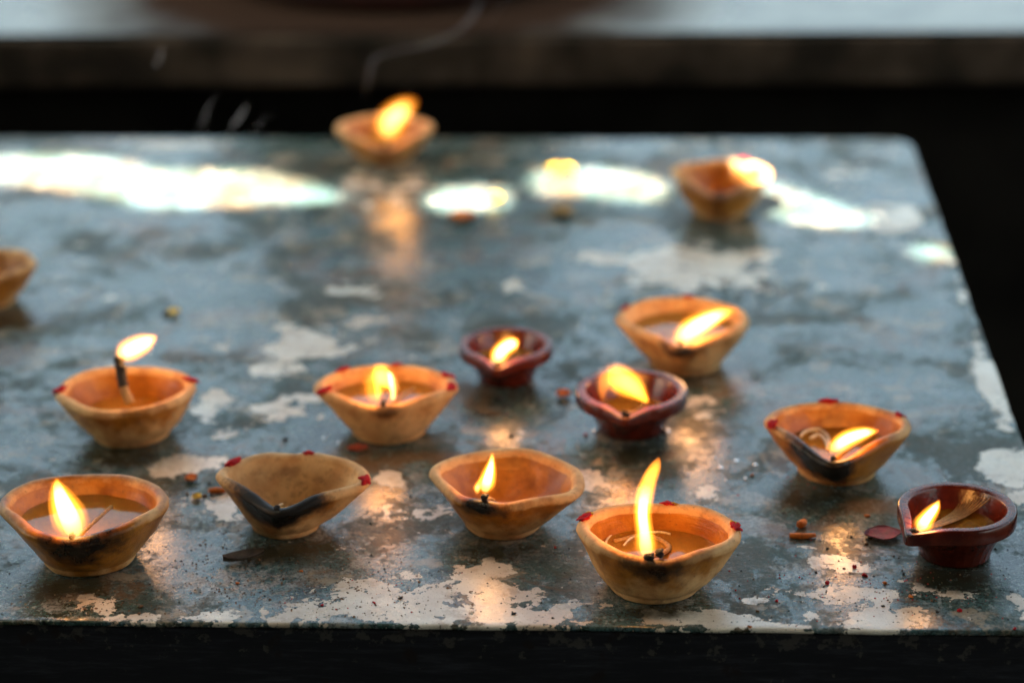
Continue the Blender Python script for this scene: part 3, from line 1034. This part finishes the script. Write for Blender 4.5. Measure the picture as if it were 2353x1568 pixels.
d.loop([(1388, 1258), (1396, 1236), (1420, 1219), (1455, 1211), (1490, 1210)])
d.loop([(1432, 1252), (1448, 1236), (1478, 1224), (1515, 1221), (1540, 1226)])

# --- second row
f = Lamp('clay_lamp', 'clay lamp with flame blown sideways and one sooty black flank', (1922, 1080), 167, 88, 122, (1912, 1060), back=0.74, dip=25, rim_dx=-4, oil=0.55, rnd=0.25, soot=(1.1, 66, 24, 0.95), soak=0.9, inner_soak=0.9, bulge=1.05)
f.dot(1760, 972, 13); f.dot(1905, 921, 17); f.dot(2078, 952, 11)
f.standard_wick(6, 0.2)
f.loop([(1838, 1002), (1850, 990), (1880, 986), (1900, 1000), (1905, 1020)], 4)
f.loop([(1860, 1006), (1880, 998), (1896, 1012), (1900, 1030)], 4)
f.flame([(1903, 1036, 7), (1920, 1024, 16), (1950, 1006, 17), (1985, 994, 13), (2015, 989, 4)], at=0.85, power=1.0, tip=0.95)

g = Lamp('clay_lamp', 'orange clay lamp whose wick stands upright with the flame above the rim', (303, 995), 160, 86, 118, (287, 943), back=0.84, dip=4, rim_dx=-6, oil=0.45, rnd=0.75, soot=(0.5, 12, 12, 0.16), soak=0.5, inner_soak=0.85, bulge=1.2)
g.dot(146, 893, 14); g.dot(440, 873, 12)
dg = depth_of(g.c + g.lip(0.62))
P = [at_depth(x, y, dg) - g.c for x, y in ((300, 925), (290, 905), (282, 880), (277, 850), (272, 822))]
g.wick([tuple(p) for p in P], 12, tipsize=13, cut=10)
g.flame([(268, 822, 8), (282, 812, 20), (305, 800, 22), (332, 787, 19), (352, 776, 9), (359, 771, 3)], at=0.62, power=1.1, tip=0.95)

h = Lamp('clay_lamp', 'pale clay lamp dotted with red powder, broad flame and glinting oil', (893, 988), 165, 84, 116, (878, 938), back=0.76, dip=11, rim_dx=-2, oil=0.70, rnd=0.35, soot=(0.65, 22, 24, 0.35), soak=0.35, inner_soak=0.5, bulge=1.1)
h.dot(762, 893, 13); h.dot(795, 852, 12); h.dot(912, 833, 11); h.dot(1022, 862, 13); h.dot(1012, 888, 12)
h.standard_wick(10, 0.1, 6)
h.flame([(862, 925, 9), (856, 902, 22), (860, 872, 26), (884, 868, 26), (903, 882, 19), (905, 905, 10), (898, 920, 4)], at=0.85, power=1.2, tip=1.3)

i_ = Lamp('red_clay_lamp', 'small dark red moulded lamp with oil up to its rim and short flame', (1163, 868), 108, 62, 88, (1140, 848), back=0.95, dip=8, red=True, oil=0.55, soot=(0.3, 14, 14, 0.3), bulge=1.2, corner=45)
i_.standard_wick(4, 0, 5)
i_.flame([(1133, 836, 8), (1142, 820, 16), (1158, 800, 16), (1178, 788, 14), (1190, 782, 5)], at=0.85, power=0.7, tip=1.0)

j_ = Lamp('red_clay_lamp', 'dark red moulded lamp with a wide curved flame and pale worn lip', (1450, 982), 128, 76, 98, (1435, 962), back=0.95, dip=10, red=True, oil=0.45, soot=(0.3, 12, 12, 0.3), bulge=1.2, corner=45)
j_.standard_wick(6, 0, 6)
j_.flame([(1386, 922, 4), (1384, 895, 14), (1396, 866, 25), (1425, 872, 28), (1452, 888, 24), (1474, 908, 14), (1490, 926, 3)], at=0.8, power=1.4, tip=1.3)

k_ = Lamp('clay_lamp', 'oil filled clay lamp with long slanting flame behind the red lamps', (1575, 834), 153, 80, 116, (1562, 800), back=0.88, dip=16, rim_dx=-8, oil=0.72, soot=(0.75, 28, 24, 0.5), soak=0.4, inner_soak=0.35, bulge=1.0)
k_.dot(1582, 678, 12); k_.dot(1438, 706, 10)
k_.standard_wick(6, 0.1)
k_.flame([(1552, 797, 6), (1562, 780, 20), (1590, 757, 24), (1625, 736, 20), (1660, 720, 13), (1690, 711, 4)], at=0.85, power=1.2, tip=0.85)

# --- back of the table and left edge
l_ = Lamp('clay_lamp', 'clay lamp burning at the very back edge of the table', (886, 363), 114, 60, 78, (884, 342), back=0.85, dip=14, oil=0.5, soot=(0.6, 24, 24, 0.4), soak=0.6, inner_soak=0.7, bulge=1.1)
l_.standard_wick(5)
l_.flame([(880, 325, 9), (886, 302, 26), (904, 272, 27), (932, 246, 20), (956, 230, 5)], at=0.85, power=1.1, tip=0.8, bright=0.32)
m_ = Lamp('clay_lamp', 'unlit clay lamp with part of its rim caught in bright sunlight', (1655, 488), 116, 62, 100, (1650, 452), back=0.85, dip=16, soot=(0.55, 24, 24, 0.4), soak=0.7, inner_soak=0.6, bulge=1.1)
m_.dot(1725, 360, 14)
m_.wick([m_.lip(0.45, -26 * m_.s), m_.lip(0.62, -14 * m_.s), m_.lip(0.8, -2 * m_.s), m_.lip(0.9, 3 * m_.s)], 6)
n_ = Lamp('clay_lamp', 'brown unlit clay lamp above a dark patch of oil and painted shade at the side of the table', (-42, 690), 134, 78, 92, (-60, 655), back=0.85, dip=12, soot=(0.5, 24, 24, 0.4), soak=0.7, inner_soak=0.7, bulge=1.1)
n_.wick([n_.lip(0.45, -26 * n_.s), n_.lip(0.62, -14 * n_.s), n_.lip(0.8, -2 * n_.s), n_.lip(0.9, 3 * n_.s)], 6)


# ------------------------------------------------------------------ petals, crumbs, drops
def petal(name, label, cat, px, py, lx, ly, rot, mat, curl=0.25, group=None):
    """a small curled petal lx by ly pixels across, rot = heading on the table in degrees."""
    p = on_plane(px, py)
    s = depth_of(p) / FPX
    L, Wd = lx * s, ly * s / max(0.3, elev_sin(p))
    V, Fa = [], []
    nu, nv = 12, 7
    sd = px * 0.013
    for i in range(nu + 1):
        u = i / nu
        wd = Wd * 0.5 * (math.sin(math.pi * (0.06 + 0.88 * u)) ** 0.95) * (1 + 0.25 * noise.noise(Vector((u * 4, sd, 0))))
        for j in range(nv + 1):
            v = j / nv * 2 - 1
            z = curl * Wd * (v * v) * 0.35 + curl * L * 0.25 * (u - 0.4) ** 2 + 0.05 * Wd * (1 + noise.noise(Vector((u * 3, v * 2, sd))))
            V.append(((u - 0.5) * L, v * wd, z))
    for i in range(nu):
        for j in range(nv):
            q = i * (nv + 1) + j
            Fa.append((q, q + 1, q + nv + 2, q + nv + 1))
    n0 = len(V)
    V += [(x, y, z + 0.0004) for x, y, z in V]
    Fa = [tuple(reversed(f_)) for f_ in Fa] + [tuple(q + n0 for q in f_) for f_ in Fa]
    edge = [i * (nv + 1) for i in range(nu + 1)] + [nu * (nv + 1) + j for j in range(1, nv + 1)] + [i * (nv + 1) + nv for i in range(nu - 1, -1, -1)] + [j for j in range(nv - 1, 0, -1)]
    for q in range(len(edge)):
        a_, b_ = edge[q], edge[(q + 1) % len(edge)]
        Fa.append((a_, b_, b_ + n0, a_ + n0))
    o = mesh_obj(name, V, Fa, mat)
    o.location = (p.x, p.y, TZ + 0.0004)
    o.rotation_euler = (0, 0, math.radians(rot))
    tag(o, label, cat, group)
    return o


def stick(name, label, cat, px, py, lx, w, rot, mat):
    p = on_plane(px, py)
    s = depth_of(p) / FPX
    L = lx * s
    path = [Vector(((u - 0.5) * L, 0.04 * L * math.sin(u * 5 + px), w * s * 0.55)) for u in np.linspace(0, 1, 8)]
    V, Fa = tube(path, [w * s * 0.5 * (0.8 + 0.3 * math.sin(3.1 * u + 0.3)) for u in np.linspace(0, 1, 8)], 8)
    o = mesh_obj(name, V, Fa, mat)
    o.location = (p.x, p.y, TZ)
    o.rotation_euler = (0, 0, math.radians(rot))
    tag(o, label, cat)
    return o


petal('rose_petal', 'dark red petal lying flat beside the strand-filled red lamp', 'petal', 2028, 1232, 84, 32, 4, M['rose'], 0.2)
stick('orange_petal', 'orange petal sliver lying beside the fallen red petal', 'petal', 1843, 1236, 60, 13, 4, M['orange'])
stick('orange_petal', 'short orange petal stub beyond the orange sliver', 'petal', 1842, 1210, 24, 18, 60, M['orange'])
stick('orange_petal', 'orange petal sliver poking out from behind the sooty unlit lamp', 'petal', 503, 1132, 44, 13, 12, M['orange'])
petal('orange_petal', 'small curled orange petal between the brimming lamp and the sooty lamp', 'petal', 440, 1105, 28, 14, 20, M['orange'], 0.6)
petal('yellow_petal', 'tiny yellow petal near the rim of the brimming lamp', 'petal', 452, 1146, 22, 12, -15, M['yellow'], 0.5)
petal('orange_petal', 'orange petal between the two lit red lamps', 'petal', 1294, 912, 32, 17, 5, M['orange'], 0.5)
petal('yellow_petal', 'bright yellow petal at the edge of a long sunlit patch', 'petal', 1287, 400, 34, 20, 80, M['yellow'], 0.6)
petal('yellow_petal', 'yellow petal lying in the short sunlit patch', 'petal', 1138, 468, 36, 18, 15, M['yellow'], 0.6)
petal('orange_petal', 'dull orange petal in front of the short sunlit patch', 'petal', 1062, 505, 60, 20, 8, M['orange'], 0.4)
petal('orange_petal', 'faded ochre petal in front of the long sunlit patch', 'petal', 1290, 495, 55, 20, -30, mat_simple('ochre_petal', (0.36, 0.20, 0.05), 0.6, 0.3, 500, 0.3, 0.3), 0.4)
petal('orange_petal', 'reddish petal scrap behind the sooty unlit lamp', 'petal', 822, 1034, 46, 14, 10, mat_simple('rust_petal', (0.36, 0.05, 0.015), 0.6, 0.3, 500, 0.3, 0.3), 0.4)
petal('paint_flake', 'curled dark flake of paint before the sooty unlit lamp', 'paint flake', 560, 1288, 95, 18, 18, M['flake'], 0.9)
petal('yellow_petal', 'small pale yellow scrap beyond the upright-wick lamp', 'petal', 398, 722, 30, 14, 10, M['yellow'], 0.3)

SPECKS = [  # px, py, size px, material, what
    (1900, 1340, 11, 'kumkum'), (1962, 1303, 12, 'kumkum'), (1986, 1322, 11, 'kumkum'), (2033, 1340, 10, 'orange'), (2092, 1371, 10, 'orange'), (2204, 1403, 11, 'kumkum'),
    (1784, 1381, 8, 'kumkum'), (1722, 1440, 8, 'orange'), (2390 - 60, 1450 - 6, 8, 'kumkum'), (1690, 1228, 9, 'kumkum'), (1728, 1092, 9, 'orange'), (545, 1340, 9, 'orange'), (325, 1394, 9, 'brown'),
    (195, 1400, 9, 'brown'), (320, 1410, 8, 'brown'), (740, 1390, 7, 'kumkum'), (692, 1312, 7, 'orange'), (1180, 1410, 9, 'black'), (920, 1374, 10, 'black'), (1175, 1002, 12, 'black'), (655, 1010, 12, 'black'),
    (2152, 1405, 8, 'black'), (1740, 1404, 7, 'brown'), (2028, 1392, 7, 'black'), (1992, 1186, 10, 'orange'), (1275, 1258, 6, 'kumkum'), (380, 722, 16, 'black'), (860, 1385, 6, 'kumkum'), (470, 1140, 11, 'brown'), (430, 1135, 9, 'brown'), (480, 1112, 9, 'black'),
    (1345, 1000, 9, 'kumkum'), (2075, 1318, 6, 'black'), (1990, 1250, 9, 'brown'), (1955, 1234, 6, 'black'), (2140, 1380, 7, 'brown'), (1900, 1260, 7, 'black'),
]
COLN = {'kumkum': ('red_crumb', 'crumb of red powder', 'red powder crumbs'), 'orange': ('orange_crumb', 'orange petal crumb', 'orange crumbs'), 'brown': ('brown_crumb', 'brown dirt crumb', 'brown crumbs'), 'black': ('black_crumb', 'black charred crumb', 'black crumbs')}
NEAR = [(207, 1279, 'the brimming brown lamp'), (660, 1206, 'the sooty unlit lamp'), (1156, 1203, 'the dry lamp with small flame'), (1503, 1341, 'the lamp with tallest flame'), (2192, 1270, 'the strand-filled red lamp'),
        (1922, 1080, 'the lamp with sooty flank'), (303, 995, 'the upright-wick lamp'), (893, 988, 'the broad-flame pale lamp'), (1163, 868, 'the smallest red lamp'), (1450, 982, 'the red lamp with curved flame'), (1575, 834, 'the slanting-flame lamp')]


def near(px, py):
    return min(NEAR, key=lambda t_: (t_[0] - px) ** 2 + ((t_[1] - py) * 2.2) ** 2)[2]


for q, (px, py, sz, mt) in enumerate(SPECKS):
    p = on_plane(px, py)
    s = depth_of(p) / FPX
    nm, lb, gr = COLN[mt]
    o = blob_mesh(nm, sz * s * 0.52, 0.55, M[mt], None, (0, 0, sz * s * 0.25), q * 1.7 + 1, 2)
    o.location = (p.x, p.y, TZ)
    o.rotation_euler = (0, 0, q * 1.3)
    tag(o, 'small ' + lb + ' nearest to ' + near(px, py), 'crumb', gr + ' near ' + near(px, py))

# dust-fine crumbs nobody could count
for mt, cnt, nm in (('black', 900, 'dark_grit'), ('kumkum', 170, 'red_powder_grains'), ('brown', 800, 'brown_grit')):
    V, Fa = [], []
    rs = random.Random(11 + cnt)
    for q in range(cnt):
        if mt == 'brown':
            cx, cy = rs.choice([(560, 1335), (520, 1270), (640, 1380), (870, 1360), (2020, 1330), (250, 1395)])
            px, py = rs.gauss(cx, 110), rs.gauss(cy, 38)
        elif mt == 'kumkum':
            cx, cy = rs.choice([(2000, 1320), (2150, 1380), (800, 1380), (1680, 1130), (1850, 1340), (1250, 950)])
            px, py = rs.gauss(cx, 130), rs.gauss(cy, 45)
        else:
            px, py = rs.uniform(-40, 2400), 1440 - abs(rs.gauss(0, 190))
        if py > 1432: continue
        p = on_plane(px, py)
        if not (TX0 < p.x < TX1 - 0.004 and TY0 + 0.004 < p.y < TY1): continue
        r = rs.uniform(0.00018, 0.00055) * (1.6 if rs.random() < 0.06 else 1)
        b0 = len(V)
        for a_ in range(5):
            w = a_ * 1.2566 + rs.uniform(-0.4, 0.4)
            V.append((p.x + r * math.cos(w) * rs.uniform(0.7, 1.5), p.y + r * math.sin(w) * rs.uniform(0.7, 1.5), TZ + 0.00003))
        V.append((p.x, p.y, TZ + r * rs.uniform(0.7, 1.3)))
        for a_ in range(5): Fa.append((b0 + a_, b0 + (a_ + 1) % 5, b0 + 5))
    o = mesh_obj(nm, V, Fa, M[mt], None, False)
    tag(o, {'black': 'fine dark grit strewn over the table', 'kumkum': 'fine red powder grains sprinkled on the table', 'brown': 'fine brown grit and dust on the table'}[mt], 'grit', kind='stuff')

DROPS = [(1367, 991, 13), (1531, 991, 14), (1655, 1075, 10), (1690, 1060, 12), (1640, 1052, 9), (1580, 1090, 8), (745, 1008, 10), (780, 1018, 9), (1735, 1068, 9), (1712, 1100, 8), (1668, 1105, 7), (1195, 1012, 8)]
for q, (px, py, sz) in enumerate(DROPS):
    p = on_plane(px, py)
    s = depth_of(p) / FPX
    r = sz * s * 0.55
    V, Fa = lathe([(0.00001, r * 0.8)] + [(r * math.sin(t_), r * 0.8 * math.cos(t_)) for t_ in np.linspace(0.2, 1.57, 7)] + [(0.00001, 0.0)], 20)
    o = mesh_obj('water_drop', V, Fa, M['drop'])
    o.location = (p.x, p.y, TZ + 0.0001)
    o.scale = (1, 1 + 0.3 * math.sin(q), 1)
    tag(o, 'glinting liquid bead nearest to ' + near(px, py), 'droplet', 'droplets near ' + near(px, py))

# ------------------------------------------------------------------ smoke
WISPS = [
    ('thin curl of smoke rising above the lamp at the back edge', 1.72, [(838, 225, 1), (846, 190, 3), (850, 160, 4), (862, 135, 4), (905, 118, 3), (975, 105, 4), (1040, 78, 4), (1080, 45, 5), (1100, 12, 4), (1108, -20, 3)]),
    ('faint straight thread of smoke drifting high over the back lamp', 1.72, [(1108, 75, 2), (1125, 50, 4), (1150, 18, 5), (1172, -20, 4)]),
    ('short bright flick of smoke hanging before the counter edge', 1.60, [(345, 165, 1), (358, 150, 4), (368, 130, 5), (374, 112, 4), (378, 95, 1)]),
    ('hazy tuft of smoke just beyond the long sunlit patch', 1.66, [(524, 304, 1), (538, 286, 6), (552, 266, 8), (564, 248, 5), (574, 232, 1)]),
    ('narrow slanting smoke strand beside the hazy tuft', 1.66, [(452, 300, 2), (462, 278, 4), (478, 250, 4), (490, 225, 3), (500, 200, 1)]),
    ('little smoke strand low beside the slanting one', 1.66, [(462, 308, 1), (470, 292, 3), (477, 275, 3), (486, 255, 1)]),
    ('pale smoke thread crossing right of the hazy tuft', 1.66, [(576, 308, 2), (592, 288, 4), (615, 270, 3), (640, 258, 1)]),
    ('grey puff of smoke leaving the tip of the long slanting flame', 1.47, [(1672, 668, 3), (1692, 652, 11), (1715, 640, 13), (1738, 632, 7), (1760, 628, 1)]),
    ('faint smoke trace right above the back lamp flame', 1.72, [(915, 225, 1), (935, 205, 4), (950, 190, 3), (958, 178, 1)]),
]
for lb, dp, sp in WISPS:
    P = catmull([tuple(at_depth(x, y, dp)) + (w * dp / FPX * (1.7 if 'curl' in lb else 0.62 if 'puff' not in lb else 1.1),) for x, y, w in sp], 40)
    V, Fa = tube([Vector(p[:3]) for p in P], [max(0.0001, float(p[3])) for p in P], 10)
    o = mesh_obj('smoke_wisp', V, Fa, M['smoke'])
    tag(o, lb, 'smoke')
